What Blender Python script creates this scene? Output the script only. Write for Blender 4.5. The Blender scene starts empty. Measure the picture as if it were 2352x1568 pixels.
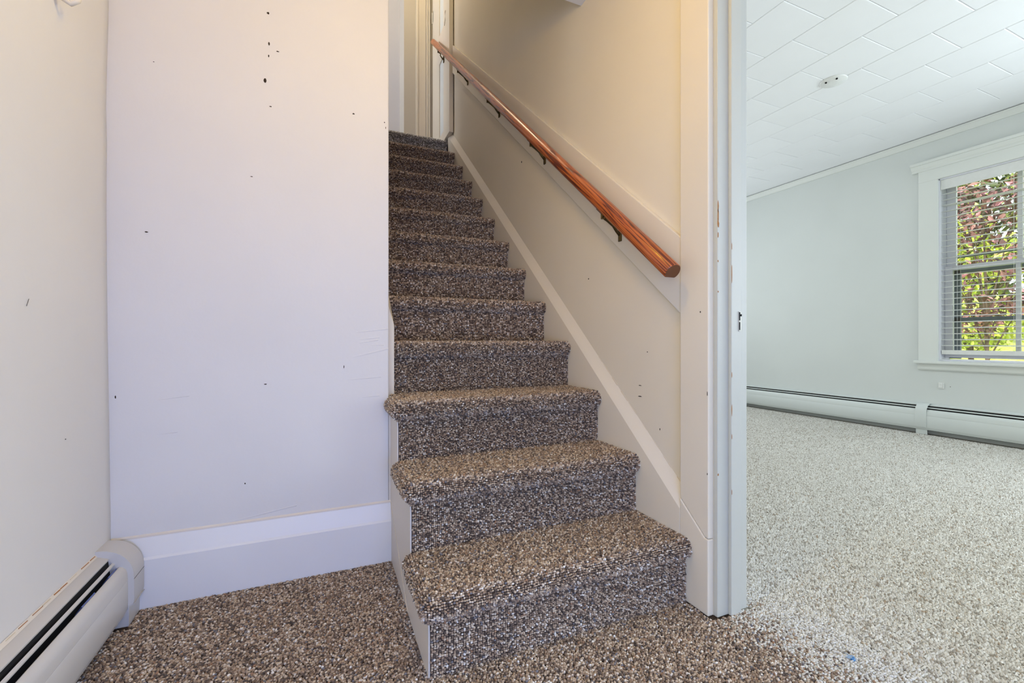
import bpy, math, random
import numpy as np
from mathutils import Vector, Matrix

random.seed(7)
rng = np.random.default_rng(11)
scene = bpy.context.scene
COL = scene.collection
PI = math.pi

# ------------------------------------------------------------------ camera
H = 0.80
YAW = 0.4081
FPX = 1007.38
cam_d = bpy.data.cameras.new('camera')
cam = bpy.data.objects.new('camera', cam_d)
COL.objects.link(cam)
cam.location = (0, 0, H)
cam.rotation_euler = (PI / 2, 0, -YAW)
cam_d.sensor_width = 36.0
cam_d.lens = 36.0 * FPX / 2352.0
cam_d.shift_y = -2.87 / 2352.0
cam_d.clip_start = 0.02
cam_d.clip_end = 200
scene.camera = cam

# ------------------------------------------------------------------ world, sun, window light, exposure
world = bpy.data.worlds.new('sky')
scene.world = world
world.use_nodes = True
bg = world.node_tree.nodes['Background']
bg.inputs['Color'].default_value = (0.86, 0.93, 1.0, 1)
bg.inputs['Strength'].default_value = 2.6

sun_d = bpy.data.lights.new('sun', 'SUN')
sun_d.energy = 8.0
sun_d.angle = math.radians(2)
sun_d.color = (1.0, 0.93, 0.8)
sun = bpy.data.objects.new('sun', sun_d)
COL.objects.link(sun)
sun.rotation_euler = Vector((0.62, 0.30, -0.95)).to_track_quat('-Z', 'Y').to_euler()


def area(name, loc, direction, sx, sy, energy, color):
    d = bpy.data.lights.new(name, 'AREA')
    d.shape = 'RECTANGLE'
    d.size = sx
    d.size_y = sy
    d.energy = energy
    d.color = color
    o = bpy.data.objects.new(name, d)
    COL.objects.link(o)
    o.location = loc
    o.rotation_euler = Vector(direction).to_track_quat('-Z', 'Z').to_euler()
    return o


XLW_ = -0.572
# daylight from windows out of view; hall side and room end are added fills
area('hall_window_daylight', (0.02, -1.34, 0.62), (0, 1, 0), 0.95, 0.92, 28, (0.27, 0.42, 1.0))
area('hall_side_added_fill', (XLW_ - 0.01, -0.55, 0.78), (1, 0, 0), 0.80, 0.92, 21, (0.78, 0.88, 0.92))  # unseen window light added to brighten the casing and right wall
area('room_window_daylight', (4.0, -1.84, 1.42), (0, 1, 0.2), 1.2, 1.5, 22, (0.84, 0.93, 1.0))
area('room_side_window_daylight', (4.85, -0.45, 1.42), (-1, 0, 0.1), 1.5, 1.4, 78, (0.84, 0.93, 1.0))
area('room_end_added_fill', (3.0, 4.59, 1.42), (0, -1, 0.1), 2.2, 1.5, 27, (0.88, 0.94, 1.0))  # fill light added on the hidden end wall, clear of the facing wall
area('upstairs_window_daylight', (-1.53, 4.05, 3.7), (1, 0.1, -0.05), 0.4, 1.2, 38, (0.80, 0.87, 1.0))

vs = scene.view_settings
vs.view_transform = 'Standard'
vs.look = 'None'
vs.exposure = 0.0
vs.gamma = 1.0
vs.use_curve_mapping = False


# ------------------------------------------------------------------ materials
def lin(c):
    r = []
    for v in c:
        v = v / 255.0
        r.append(v / 12.92 if v <= 0.04045 else ((v + 0.055) / 1.055) ** 2.4)
    return (r[0], r[1], r[2], 1.0)


def new_mat(name):
    m = bpy.data.materials.new(name)
    m.use_nodes = True
    nt = m.node_tree
    return m, nt, nt.nodes['Principled BSDF']


def nd(nt, typ, **kw):
    n = nt.nodes.new(typ)
    for k, v in kw.items():
        if k in n.inputs.keys():
            n.inputs[k].default_value = v
        else:
            setattr(n, k, v)
    return n


def paint(name, rgb, rough=0.5, var=0.03, bump=0.15, bscale=60.0, spec=0.35, dirt=None):
    """painted plaster or wood: a little uneven colour and fine relief"""
    m, nt, b = new_mat(name)
    tc = nd(nt, 'ShaderNodeTexCoord')
    n1 = nd(nt, 'ShaderNodeTexNoise', Scale=2.3, Detail=4.0)
    nt.links.new(tc.outputs['Object'], n1.inputs['Vector'])
    rp = nd(nt, 'ShaderNodeValToRGB')
    c = lin(rgb)
    rp.color_ramp.elements[0].position = 0.3
    rp.color_ramp.elements[1].position = 0.7
    rp.color_ramp.elements[0].color = tuple(max(0, v * (1 - var)) for v in c[:3]) + (1,)
    rp.color_ramp.elements[1].color = tuple(min(1, v * (1 + var)) for v in c[:3]) + (1,)
    nt.links.new(n1.outputs['Fac'], rp.inputs['Fac'])
    out = rp.outputs['Color']
    if dirt:
        n3 = nd(nt, 'ShaderNodeTexNoise', Scale=dirt[1], Detail=6.0, Roughness=0.75)
        nt.links.new(tc.outputs['Object'], n3.inputs['Vector'])
        r3 = nd(nt, 'ShaderNodeValToRGB')
        r3.color_ramp.elements[0].position = dirt[2]
        r3.color_ramp.elements[0].color = (0, 0, 0, 1)
        r3.color_ramp.elements[1].position = min(1.0, dirt[2] + 0.03)
        r3.color_ramp.elements[1].color = (1, 1, 1, 1)
        nt.links.new(n3.outputs['Fac'], r3.inputs['Fac'])
        mx = nd(nt, 'ShaderNodeMixRGB')
        mx.inputs['Color2'].default_value = lin(dirt[0])
        nt.links.new(r3.outputs['Color'], mx.inputs['Fac'])
        nt.links.new(out, mx.inputs['Color1'])
        out = mx.outputs['Color']
    nt.links.new(out, b.inputs['Base Color'])
    b.inputs['Roughness'].default_value = rough
    b.inputs['Specular IOR Level'].default_value = spec
    if bump:
        n2 = nd(nt, 'ShaderNodeTexNoise', Scale=bscale, Detail=3.0)
        nt.links.new(tc.outputs['Object'], n2.inputs['Vector'])
        bp = nd(nt, 'ShaderNodeBump', Strength=bump, Distance=0.002)
        nt.links.new(n2.outputs['Fac'], bp.inputs['Height'])
        nt.links.new(bp.outputs['Normal'], b.inputs['Normal'])
    return m


def plain(name, rgb, rough=0.5, metal=0.0, spec=0.5):
    m, nt, b = new_mat(name)
    tc = nd(nt, 'ShaderNodeTexCoord')
    n1 = nd(nt, 'ShaderNodeTexNoise', Scale=35.0, Detail=3.0)
    nt.links.new(tc.outputs['Object'], n1.inputs['Vector'])
    rp = nd(nt, 'ShaderNodeValToRGB')
    c = lin(rgb)
    rp.color_ramp.elements[0].color = tuple(v * 0.94 for v in c[:3]) + (1,)
    rp.color_ramp.elements[1].color = tuple(min(1, v * 1.06) for v in c[:3]) + (1,)
    nt.links.new(n1.outputs['Fac'], rp.inputs['Fac'])
    nt.links.new(rp.outputs['Color'], b.inputs['Base Color'])
    b.inputs['Roughness'].default_value = rough
    b.inputs['Metallic'].default_value = metal
    b.inputs['Specular IOR Level'].default_value = spec
    return m


def pile_mat(name, stops, rough=0.75, sheen=0.2):
    """yarn loops: every loop takes one of the yarn colours"""
    m, nt, b = new_mat(name)
    g = nd(nt, 'ShaderNodeNewGeometry')
    rp = nd(nt, 'ShaderNodeValToRGB')
    cr = rp.color_ramp
    cr.interpolation = 'CONSTANT'
    while len(cr.elements) < len(stops):
        cr.elements.new(0.5)
    for e, (p, c) in zip(cr.elements, stops):
        e.position = p
    for e, (p, c) in zip(cr.elements, stops):
        e.color = lin(c)
    nt.links.new(g.outputs['Random Per Island'], rp.inputs['Fac'])
    nt.links.new(rp.outputs['Color'], b.inputs['Base Color'])
    b.inputs['Roughness'].default_value = rough
    b.inputs['Specular IOR Level'].default_value = 0.45
    b.inputs['Sheen Weight'].default_value = sheen
    return m


def backing_mat(name, c0, c1, scale):
    """carpet backing and far pile: fine mottle"""
    m, nt, b = new_mat(name)
    tc = nd(nt, 'ShaderNodeTexCoord')
    n1 = nd(nt, 'ShaderNodeTexNoise', Scale=scale, Detail=4.0, Roughness=0.7)
    nt.links.new(tc.outputs['Object'], n1.inputs['Vector'])
    rp = nd(nt, 'ShaderNodeValToRGB')
    rp.color_ramp.elements[0].position = 0.35
    rp.color_ramp.elements[1].position = 0.65
    rp.color_ramp.elements[0].color = lin(c0)
    rp.color_ramp.elements[1].color = lin(c1)
    nt.links.new(n1.outputs['Fac'], rp.inputs['Fac'])
    nt.links.new(rp.outputs['Color'], b.inputs['Base Color'])
    bp = nd(nt, 'ShaderNodeBump', Strength=0.6, Distance=0.004)
    nt.links.new(n1.outputs['Fac'], bp.inputs['Height'])
    nt.links.new(bp.outputs['Normal'], b.inputs['Normal'])
    b.inputs['Roughness'].default_value = 0.95
    b.inputs['Specular IOR Level'].default_value = 0.1
    return m


def wood_mat(name):
    m, nt, b = new_mat(name)
    tc = nd(nt, 'ShaderNodeTexCoord')
    mp = nd(nt, 'ShaderNodeMapping')
    mp.inputs['Scale'].default_value = (1.6, 52, 52)
    nt.links.new(tc.outputs['Object'], mp.inputs['Vector'])
    n1 = nd(nt, 'ShaderNodeTexNoise', Scale=1.0, Detail=3.0, Roughness=0.55, Distortion=0.5)
    nt.links.new(mp.outputs['Vector'], n1.inputs['Vector'])
    wv = nd(nt, 'ShaderNodeMath', operation='MULTIPLY')
    wv.inputs[1].default_value = 34.0
    nt.links.new(n1.outputs['Fac'], wv.inputs[0])
    sn = nd(nt, 'ShaderNodeMath', operation='SINE')
    nt.links.new(wv.outputs[0], sn.inputs[0])
    rp = nd(nt, 'ShaderNodeValToRGB')
    cr = rp.color_ramp
    cr.elements[0].position = 0.0
    cr.elements[0].color = lin((190, 103, 46))
    cr.elements[1].position = 0.72
    cr.elements[1].color = lin((168, 78, 32))
    e = cr.elements.new(0.97)
    e.color = lin((92, 32, 12))
    md = nd(nt, 'ShaderNodeMapRange')
    md.inputs['From Min'].default_value = -1
    md.inputs['From Max'].default_value = 1
    nt.links.new(sn.outputs[0], md.inputs['Value'])
    nt.links.new(md.outputs['Result'], rp.inputs['Fac'])
    nt.links.new(rp.outputs['Color'], b.inputs['Base Color'])
    b.inputs['Roughness'].default_value = 0.32
    b.inputs['Coat Weight'].default_value = 0.35
    b.inputs['Coat Roughness'].default_value = 0.18
    return m


def glass_mat(name):
    m = bpy.data.materials.new(name)
    m.use_nodes = True
    nt = m.node_tree
    nt.nodes.clear()
    out = nd(nt, 'ShaderNodeOutputMaterial')
    tr = nd(nt, 'ShaderNodeBsdfTransparent')
    tr.inputs['Color'].default_value = (0.95, 0.97, 0.96, 1)
    gl = nd(nt, 'ShaderNodeBsdfGlossy')
    gl.inputs['Roughness'].default_value = 0.02
    fr = nd(nt, 'ShaderNodeFresnel', IOR=1.45)
    mx = nd(nt, 'ShaderNodeMixShader')
    nt.links.new(fr.outputs['Fac'], mx.inputs['Fac'])
    nt.links.new(tr.outputs[0], mx.inputs[1])
    nt.links.new(gl.outputs[0], mx.inputs[2])
    nt.links.new(mx.outputs[0], out.inputs['Surface'])
    return m


def emit_mat(name, rgb, strength):
    m = bpy.data.materials.new(name)
    m.use_nodes = True
    nt = m.node_tree
    nt.nodes.clear()
    out = nd(nt, 'ShaderNodeOutputMaterial')
    em = nd(nt, 'ShaderNodeEmission', Strength=strength)
    em.inputs['Color'].default_value = rgb
    nt.links.new(em.outputs[0], out.inputs['Surface'])
    return m


def leaf_mat(name, stops):
    m, nt, b = new_mat(name)
    g = nd(nt, 'ShaderNodeNewGeometry')
    rp = nd(nt, 'ShaderNodeValToRGB')
    cr = rp.color_ramp
    while len(cr.elements) < len(stops):
        cr.elements.new(0.5)
    for e, (p, c) in zip(cr.elements, stops):
        e.position = p
    for e, (p, c) in zip(cr.elements, stops):
        e.color = lin(c)
    nt.links.new(g.outputs['Random Per Island'], rp.inputs['Fac'])
    nt.links.new(rp.outputs['Color'], b.inputs['Base Color'])
    b.inputs['Roughness'].default_value = 0.6
    b.inputs['Transmission Weight'].default_value = 0.0
    return m


MT = {}
MT['hall_paint'] = paint('hall_wall_paint', (226, 223, 220), 0.55, 0.02, 0.25, 40)
MT['cream_paint'] = paint('stair_wall_cream_paint', (231, 221, 201), 0.55, 0.02, 0.25, 40)
MT['trim'] = paint('white_trim_paint', (231, 221, 202), 0.38, 0.02, 0.12, 70)
MT['base'] = paint('baseboard_paint', (232, 231, 231), 0.35, 0.02, 0.12, 50)
MT['room_paint'] = paint('room_wall_paint', (218, 223, 221), 0.6, 0.015, 0.1, 60)
MT['room_trim'] = paint('room_trim_paint', (226, 230, 226), 0.4, 0.015, 0.08, 60)
MT['ceiling'] = paint('ceiling_paint', (228, 230, 230), 0.8, 0.015, 0.2, 90)
MT['tile'] = paint('ceiling_tile_face', (246, 248, 250), 0.75, 0.015, 0.15, 120)
MT['jamb'] = paint('worn_jamb_paint', (198, 197, 185), 0.4, 0.02, 0.15, 60)
MT['panelpaint'] = paint('side_panel_paint', (226, 217, 204), 0.5, 0.03, 0.2, 50)
MT['upstairs_pale'] = paint('upstairs_pale_paint', (216, 214, 216), 0.6, 0.02, 0.1, 50)
MT['upwall'] = paint('upstairs_paint', (206, 198, 182), 0.6, 0.02, 0.1, 50)
MT['heater'] = paint('heater_enamel', (206, 203, 200), 0.35, 0.015, 0.03, 50, 0.5)
MT['room_heater'] = paint('room_heater_enamel', (216, 222, 220), 0.38, 0.015, 0.03, 50, 0.5)
MT['black'] = plain('heater_inside_black', (14, 14, 16), 0.9)
MT['fin'] = plain('aluminium_fin', (120, 135, 190), 0.4, 0.6)
MT['bronze'] = plain('dark_bronze', (92, 78, 48), 0.35, 0.85)
MT['steel'] = plain('painted_steel', (170, 168, 160), 0.4, 0.4)
MT['hole'] = plain('hole_dark', (52, 40, 26), 0.9)
MT['wood_raw'] = plain('bare_wood', (168, 112, 58), 0.8)
MT['caulk'] = plain('old_caulk', (216, 202, 178), 0.8)
MT['wood'] = wood_mat('varnished_pine')
MT['woodend'] = plain('pine_end_grain', (112, 66, 34), 0.6)
MT['blind'] = plain('blind_white', (226, 228, 226), 0.45)
MT['white_plastic'] = plain('white_plastic', (232, 234, 232), 0.35)
MT['vinyl'] = plain('window_vinyl', (228, 230, 238), 0.4)
MT['storm'] = plain('storm_frame_blue_grey', (92, 104, 118), 0.5)
MT['glass'] = glass_mat('window_glass')
MT['blue'] = plain('blue_scrap', (28, 120, 190), 0.5)
MT['bluefuzz'] = plain('pale_blue_fibre', (150, 180, 205), 0.8)
MT['bark'] = plain('bark', (92, 76, 62), 0.9)
MT['palebark'] = plain('pale_bark', (190, 182, 172), 0.9)
MT['brown_back'] = backing_mat('brown_carpet_backing', (56, 47, 42), (84, 70, 60), 260)  # kept dark so the gaps between loops read as deep shade
MT['light_back'] = backing_mat('pale_carpet_ground', (150, 146, 136), (205, 201, 192), 150)
MT['brown_pile'] = pile_mat('brown_berber_loops', [
    (0.0, (84, 70, 61)), (0.11, (118, 98, 82)), (0.28, (149, 126, 105)), (0.48, (174, 151, 128)),
    (0.66, (196, 176, 153)), (0.83, (214, 200, 185)), (0.915, (234, 228, 220)), (0.945, (120, 117, 122)),
    (0.98, (156, 120, 92))])
MT['light_pile'] = pile_mat('pale_grey_loops', [
    (0.0, (160, 152, 139)), (0.08, (194, 189, 179)), (0.30, (212, 208, 199)), (0.58, (221, 218, 210)),
    (0.84, (231, 229, 223)), (0.98, (172, 154, 132))])
MT['grey_pile'] = pile_mat('grey_landing_loops', [
    (0.0, (130, 126, 120)), (0.3, (172, 168, 160)), (0.6, (204, 200, 192)), (0.85, (236, 234, 230))])
MT['lawn'] = backing_mat('lawn_grass', (120, 140, 50), (196, 200, 110), 14)
MT['leaf_red'] = leaf_mat('burgundy_leaves', [(0.0, (58, 34, 34)), (0.45, (92, 54, 52)), (0.8, (132, 92, 84)), (1.0, (190, 130, 140))])
MT['leaf_dark'] = leaf_mat('dark_green_leaves', [(0.0, (40, 50, 26)), (0.5, (78, 92, 40)), (1.0, (150, 160, 70))])
MT['leaf_yel'] = leaf_mat('yellow_green_leaves', [(0.0, (120, 140, 34)), (0.5, (170, 186, 60)), (1.0, (226, 226, 120))])
MT['upfill'] = emit_mat('stair_fill_glow', (1.0, 0.82, 0.55, 1), 58.0)  # glow of the added lamp over the upper stairs
MT['globe'] = emit_mat('lit_opal_glass', (1.0, 0.62, 0.06, 1), 45.0)


# ------------------------------------------------------------------ mesh helpers
class MB:
    def __init__(self):
        self.v = []
        self.f = []
        self.mi = []

    def add(self, verts, faces, mi=0):
        o = len(self.v)
        self.v += [tuple(p) for p in verts]
        self.f += [tuple(i + o for i in f) for f in faces]
        self.mi += [mi] * len(faces)
        return self

    def box(self, x0, x1, y0, y1, z0, z1, mi=0):
        vs = [(x0, y0, z0), (x1, y0, z0), (x1, y1, z0), (x0, y1, z0),
              (x0, y0, z1), (x1, y0, z1), (x1, y1, z1), (x0, y1, z1)]
        fs = [(0, 3, 2, 1), (4, 5, 6, 7), (0, 1, 5, 4), (1, 2, 6, 5), (2, 3, 7, 6), (3, 0, 4, 7)]
        return self.add(vs, fs, mi)

    def prism(self, pts, a, b, fn, mi=0):
        """closed 2-D outline pts extruded from a to b; fn(p, q, t) -> world"""
        n = len(pts)
        vs = [fn(p[0], p[1], a) for p in pts] + [fn(p[0], p[1], b) for p in pts]
        fs = [tuple(range(n))[::-1], tuple(range(n, 2 * n))]
        for i in range(n):
            j = (i + 1) % n
            fs.append((i, j, n + j, n + i))
        return self.add(vs, fs, mi)

    def tube(self, pts, r, seg=10, closed_ends=True, mi=0):
        pts = [Vector(p) for p in pts]
        rs = r if isinstance(r, (list, tuple)) else [r] * len(pts)
        rings = []
        up = Vector((0, 0, 1))
        for i, p in enumerate(pts):
            a = pts[max(0, i - 1)]
            b = pts[min(len(pts) - 1, i + 1)]
            t = (b - a).normalized()
            s = t.cross(up)
            if s.length < 1e-4:
                s = t.cross(Vector((1, 0, 0)))
            s.normalize()
            w = s.cross(t).normalized()
            rings.append([p + (s * math.cos(2 * PI * k / seg) + w * math.sin(2 * PI * k / seg)) * rs[i] for k in range(seg)])
        vs = [q for rg in rings for q in rg]
        fs = []
        for i in range(len(pts) - 1):
            for k in range(seg):
                k2 = (k + 1) % seg
                fs.append((i * seg + k, i * seg + k2, (i + 1) * seg + k2, (i + 1) * seg + k))
        if closed_ends:
            fs.append(tuple(range(seg))[::-1])
            fs.append(tuple(range((len(pts) - 1) * seg, len(pts) * seg)))
        return self.add(vs, fs, mi)

    def lathe(self, prof, center, axis='Z', seg=32, mi=0):
        """prof: (r, h) pairs"""
        c = Vector(center)
        vs = []
        for r, h in prof:
            for k in range(seg):
                a = 2 * PI * k / seg
                if axis == 'Z':
                    vs.append(c + Vector((r * math.cos(a), r * math.sin(a), h)))
                else:
                    vs.append(c + Vector((h, r * math.cos(a), r * math.sin(a))))
        fs = []
        for i in range(len(prof) - 1):
            for k in range(seg):
                k2 = (k + 1) % seg
                fs.append((i * seg + k, i * seg + k2, (i + 1) * seg + k2, (i + 1) * seg + k))
        fs.append(tuple(range(seg))[::-1])
        fs.append(tuple(range((len(prof) - 1) * seg, len(prof) * seg)))
        return self.add(vs, fs, mi)

    def build(self, name, mats, parent=None, origin=(0, 0, 0), bevel=0.0, smooth=False, seg=2, angle=None):
        me = bpy.data.meshes.new(name)
        ox, oy, oz = origin
        me.from_pydata([(p[0] - ox, p[1] - oy, p[2] - oz) for p in self.v], [], self.f)
        if not isinstance(mats, (list, tuple)):
            mats = [mats]
        for m in mats:
            me.materials.append(MT[m])
        me.polygons.foreach_set('material_index', self.mi)
        fix_normals(me)
        if smooth:
            me.polygons.foreach_set('use_smooth', [True] * len(me.polygons))
        if angle:
            me.polygons.foreach_set('use_smooth', [True] * len(me.polygons))
            me.set_sharp_from_angle(angle=math.radians(angle))
        o = bpy.data.objects.new(name, me)
        COL.objects.link(o)
        if parent is not None:
            o.parent = parent
        else:
            o.location = origin
        if bevel:
            md = o.modifiers.new('bevel', 'BEVEL')
            md.width = bevel
            md.segments = seg
            md.limit_method = 'ANGLE'
            md.angle_limit = math.radians(40)
            md.harden_normals = False
        return o


def fix_normals(me):
    import bmesh
    bm = bmesh.new()
    bm.from_mesh(me)
    bmesh.ops.recalc_face_normals(bm, faces=bm.faces)
    bm.to_mesh(me)
    bm.free()


def empty(name, loc):
    o = bpy.data.objects.new(name, None)
    COL.objects.link(o)
    o.location = loc
    o.empty_display_size = 0.1
    return o


def tag(o, label=None, cat=None, group=None, kind=None):
    if label:
        o['label'] = label
    if cat:
        o['category'] = cat
    if group:
        o['group'] = group
    if kind:
        o['kind'] = kind
    return o


def struct(o, label, cat):
    return tag(o, label, cat, None, 'structure')


def fast_mesh(name, V, tris, mat, parent=None, smooth=True):
    me = bpy.data.meshes.new(name)
    n, m = len(V), len(tris)
    me.vertices.add(n)
    me.vertices.foreach_set('co', np.asarray(V, dtype=np.float32).ravel())
    me.loops.add(m * 3)
    me.loops.foreach_set('vertex_index', np.asarray(tris, dtype=np.int32).ravel())
    me.polygons.add(m)
    me.polygons.foreach_set('loop_start', np.arange(0, m * 3, 3, dtype=np.int32))
    me.polygons.foreach_set('loop_total', np.full(m, 3, dtype=np.int32))
    me.polygons.foreach_set('use_smooth', np.full(m, smooth, dtype=bool))
    me.materials.append(MT[mat])
    me.update(calc_edges=True)
    o = bpy.data.objects.new(name, me)
    COL.objects.link(o)
    if parent is not None:
        o.parent = parent
    return o


def loops_geometry(P, N, T, a, b, h, hi=True):
    """yarn loops: one small rounded tuft per point. P, N, T are (n,3)"""
    n = len(P)
    B = np.cross(N, T)
    k = 5
    ang = np.arange(k) * 2 * PI / k
    ca, sa = np.cos(ang), np.sin(ang)
    lean = rng.normal(0, 0.16, (n, 2))
    a = np.asarray(a)[:, None]
    b = np.asarray(b)[:, None]
    h = np.asarray(h)[:, None]

    def ring(s, z):
        off = T[:, None, :] * (a * s * ca[None, :])[:, :, None] + B[:, None, :] * (b * s * sa[None, :])[:, :, None]
        sh = (T * (lean[:, :1] * a) + B * (lean[:, 1:] * b)) * z * 2.0
        return P[:, None, :] + off + (N * (h * z) + sh)[:, None, :]
    rings = [ring(0.86, -0.25), ring(1.0, 0.55)] if hi else [ring(1.0, -0.1)]
    top = P + N * h + (T * (lean[:, :1] * a) + B * (lean[:, 1:] * b)) * 2.0
    V = np.concatenate(rings + [top[:, None, :]], axis=1)
    per = V.shape[1]
    tri = []
    nr = len(rings)
    for r in range(nr - 1):
        for i in range(k):
            j = (i + 1) % k
            tri += [(r * k + i, r * k + j, (r + 1) * k + j), (r * k + i, (r + 1) * k + j, (r + 1) * k + i)]
    for i in range(k):
        j = (i + 1) % k
        tri.append(((nr - 1) * k + i, (nr - 1) * k + j, nr * k))
    tri = np.array(tri, dtype=np.int64)
    F = (tri[None, :, :] + (np.arange(n) * per)[:, None, None]).reshape(-1, 3)
    return V.reshape(-1, 3), F


def grid_points(u0, u1, v0, v1, su, sv, jit=0.22):
    nu = max(1, int(round((u1 - u0) / su)))
    nv = max(1, int(round((v1 - v0) / sv)))
    uu = u0 + (np.arange(nu) + 0.5) * (u1 - u0) / nu
    vv = v0 + (np.arange(nv) + 0.5) * (v1 - v0) / nv
    U, V = np.meshgrid(uu, vv)
    U = U + (np.arange(nv)[:, None] % 2) * 0.5 * su * 0.6
    U = U + rng.normal(0, jit * su, U.shape)
    V = V + rng.normal(0, jit * sv * 0.7, V.shape)
    return U.ravel(), V.ravel()


# ------------------------------------------------------------------ measured layout
XL, XR = 0.2338, 1.0223         # stair carpet left / right
Y0, RUN, RISE = 1.0242, 0.2344, 0.1989
NST = 13
YW = 1.65                       # face of the wall facing the photographer
XLW = -0.572                    # left wall face
XWALL = 1.045                   # plaster face of the stair's right wall
XWIN = 4.7615                   # window wall face
ZC = 2.54                       # tiled ceiling
ZH = 2.27                       # hall ceiling
ZUP = NST * RISE                # landing
XCOR = 0.2228                   # corner where the facing wall ends
XROOM = 1.165                   # room side of the partition
SLOPE = RISE / RUN

# ------------------------------------------------------------------ floors
hall_floor = MB()
hall_floor.box(XLW - 0.1, 1.10, -1.35, YW + 0.1, -0.08, -0.001)
floor_hall = struct(hall_floor.build('floor', 'brown_back'), 'brown looped carpet floor of the entry at the foot of the stairs', 'floor')
rf = MB()
rf.box(1.10, XWIN + 0.2, -1.9, 4.7, -0.08, -0.001)
floor_room = struct(rf.build('floor', 'light_back'), 'pale grey carpet floor of the bright room beyond the doorway', 'floor')

# pile of the entry: only as far as the picture could show it
U, V = grid_points(-0.56, 1.30, 0.30, YW - 0.005, 0.0060, 0.0054)
inside_stair = (U > XL - 0.003) & (U < XR + 0.003) & (V > Y0 + 0.006)
w = np.clip((U - 1.025 + rng.normal(0, 0.035, U.shape)) / 0.17, 0, 1)
brown = (rng.random(U.shape) > w)
solid = ((U > 1.02) & (V > 0.918) & (U < 1.17)) | ((U < -0.495) & (V > 1.535)) | ((V > 1.628) & (U < XL))
keep = (~inside_stair) & (~solid) & (V > 0.30)
# leave out what lies far below and behind the frame
dd = U * math.sin(YAW) + V * math.cos(YAW)
keep &= dd > 0.72


def floor_pile(name, sel, mat, parent, a=0.0037, b=0.0029, h=0.0052, hi=True):
    u, v = U[sel], V[sel]
    n = len(u)
    P = np.stack([u, v, np.zeros(n)], 1)
    ang = rng.normal(0.25, 0.5, n)
    N = np.stack([rng.normal(0, 0.18, n), rng.normal(0, 0.18, n), np.ones(n)], 1)
    N /= np.linalg.norm(N, axis=1)[:, None]
    T = np.stack([np.cos(ang), np.sin(ang), np.zeros(n)], 1)
    T -= N * (T * N).sum(1)[:, None]
    T /= np.linalg.norm(T, axis=1)[:, None]
    s = rng.uniform(0.8, 1.25, n)
    VV, FF = loops_geometry(P, N, T, a * s, b * s, h * rng.uniform(0.6, 1.25, n), hi)
    return tag(fast_mesh(name, VV, FF, mat, parent), None, None, None, 'stuff')


floor_pile('carpet_pile', keep & brown, 'brown_pile', floor_hall)
seam_light = keep & ~brown
floor_pile('carpet_pile', seam_light, 'light_pile', floor_room)
U, V = grid_points(1.30, 4.70, 0.25, 4.2, 0.0086, 0.0066)
dd = U * math.sin(YAW) + V * math.cos(YAW)
ll = U * math.cos(YAW) - V * math.sin(YAW)
keep = (dd > 1.0) & (dd < 3.2) & (ll / dd > 0.22) & (ll / dd < 1.35)
floor_pile('carpet_pile', keep, 'light_pile', floor_room, 0.0056, 0.0032, 0.0060, False)

U, V = grid_points(1.30, 4.69, 0.6, 4.5, 0.0120, 0.0095)
dd = U * math.sin(YAW) + V * math.cos(YAW)
ll = U * math.cos(YAW) - V * math.sin(YAW)
keep = (dd >= 3.2) & (ll / dd > 0.22) & (ll / dd < 1.35)
floor_pile('carpet_pile', keep, 'light_pile', floor_room, 0.0075, 0.0046, 0.0060, False)

# ------------------------------------------------------------------ walls of the entry
# left wall: the old plaster bows a little towards the corner
zs = np.linspace(0, ZH, 24)
ys = np.concatenate([np.linspace(-0.14, 1.2, 5), np.linspace(1.3, YW + 0.02, 8)])


def bow(z):
    return float(np.interp(z, [0, 0.24, 0.39, 0.9, 1.2, 1.42, 1.48, 1.78, 2.3],
                           [0.002, 0.002, 0.0, -0.0065, -0.0085, -0.0068, -0.0095, -0.003, -0.002]))


mb = MB()
vs_, fs_ = [], []
for z in zs:
    for y in ys:
        k = min(1.0, max(0.0, (y - 1.2) / 0.45))
        vs_.append((XLW + bow(z) * k, y, z))
ny = len(ys)
for i in range(len(zs) - 1):
    for j in range(ny - 1):
        fs_.append((i * ny + j, i * ny + j + 1, (i + 1) * ny + j + 1, (i + 1) * ny + j))
mb.add(vs_, fs_)
o = mb.build('wall_left', 'hall_paint', smooth=True)
md = o.modifiers.new('thick', 'SOLIDIFY')
md.thickness = 0.1
md.offset = -1 if o.data.polygons[0].normal.x > 0 else 1
m2 = MB()  # wall pieces around the opening added for the side fill
m2.box(XLW - 0.1, XLW, -1.45, -0.96, 0, ZH)
m2.box(XLW - 0.1, XLW, -0.96, -0.14, 0, 0.31)
m2.box(XLW - 0.1, XLW, -0.96, -0.14, 1.25, ZH)
m2.box(XLW - 0.13, XLW - 0.11, -1.02, -0.08, 0.2, 1.35)
m2.build('wall_section', 'hall_paint', o)
wall_left = struct(o, 'off-white plaster wall on the left above the baseboard heater', 'wall')

mb = MB()
mb.box(-0.64, XCOR, YW, YW + 0.1, 0, ZH + 0.02)
wall_front = struct(mb.build('wall_front', 'hall_paint', bevel=0.004), 'off-white wall facing the viewer left of the stairs', 'wall')

mb = MB()   # back wall with a tall glazed opening
mb.box(XLW - 0.1, -0.46, -1.45, -1.35, 0, ZH + 0.02)
mb.box(0.50, XWALL, -1.45, -1.35, 0, ZH + 0.02)
mb.box(-0.46, 0.50, -1.45, -1.35, 0, 0.16)
mb.box(-0.46, 0.50, -1.45, -1.35, 1.28, ZH + 0.02)
mb.box(-0.46, 0.50, -1.47, -1.46, 0.1, 1.4)
struct(mb.build('wall_back', 'hall_paint'), 'off-white wall behind the viewer with the entry window', 'wall')

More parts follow.
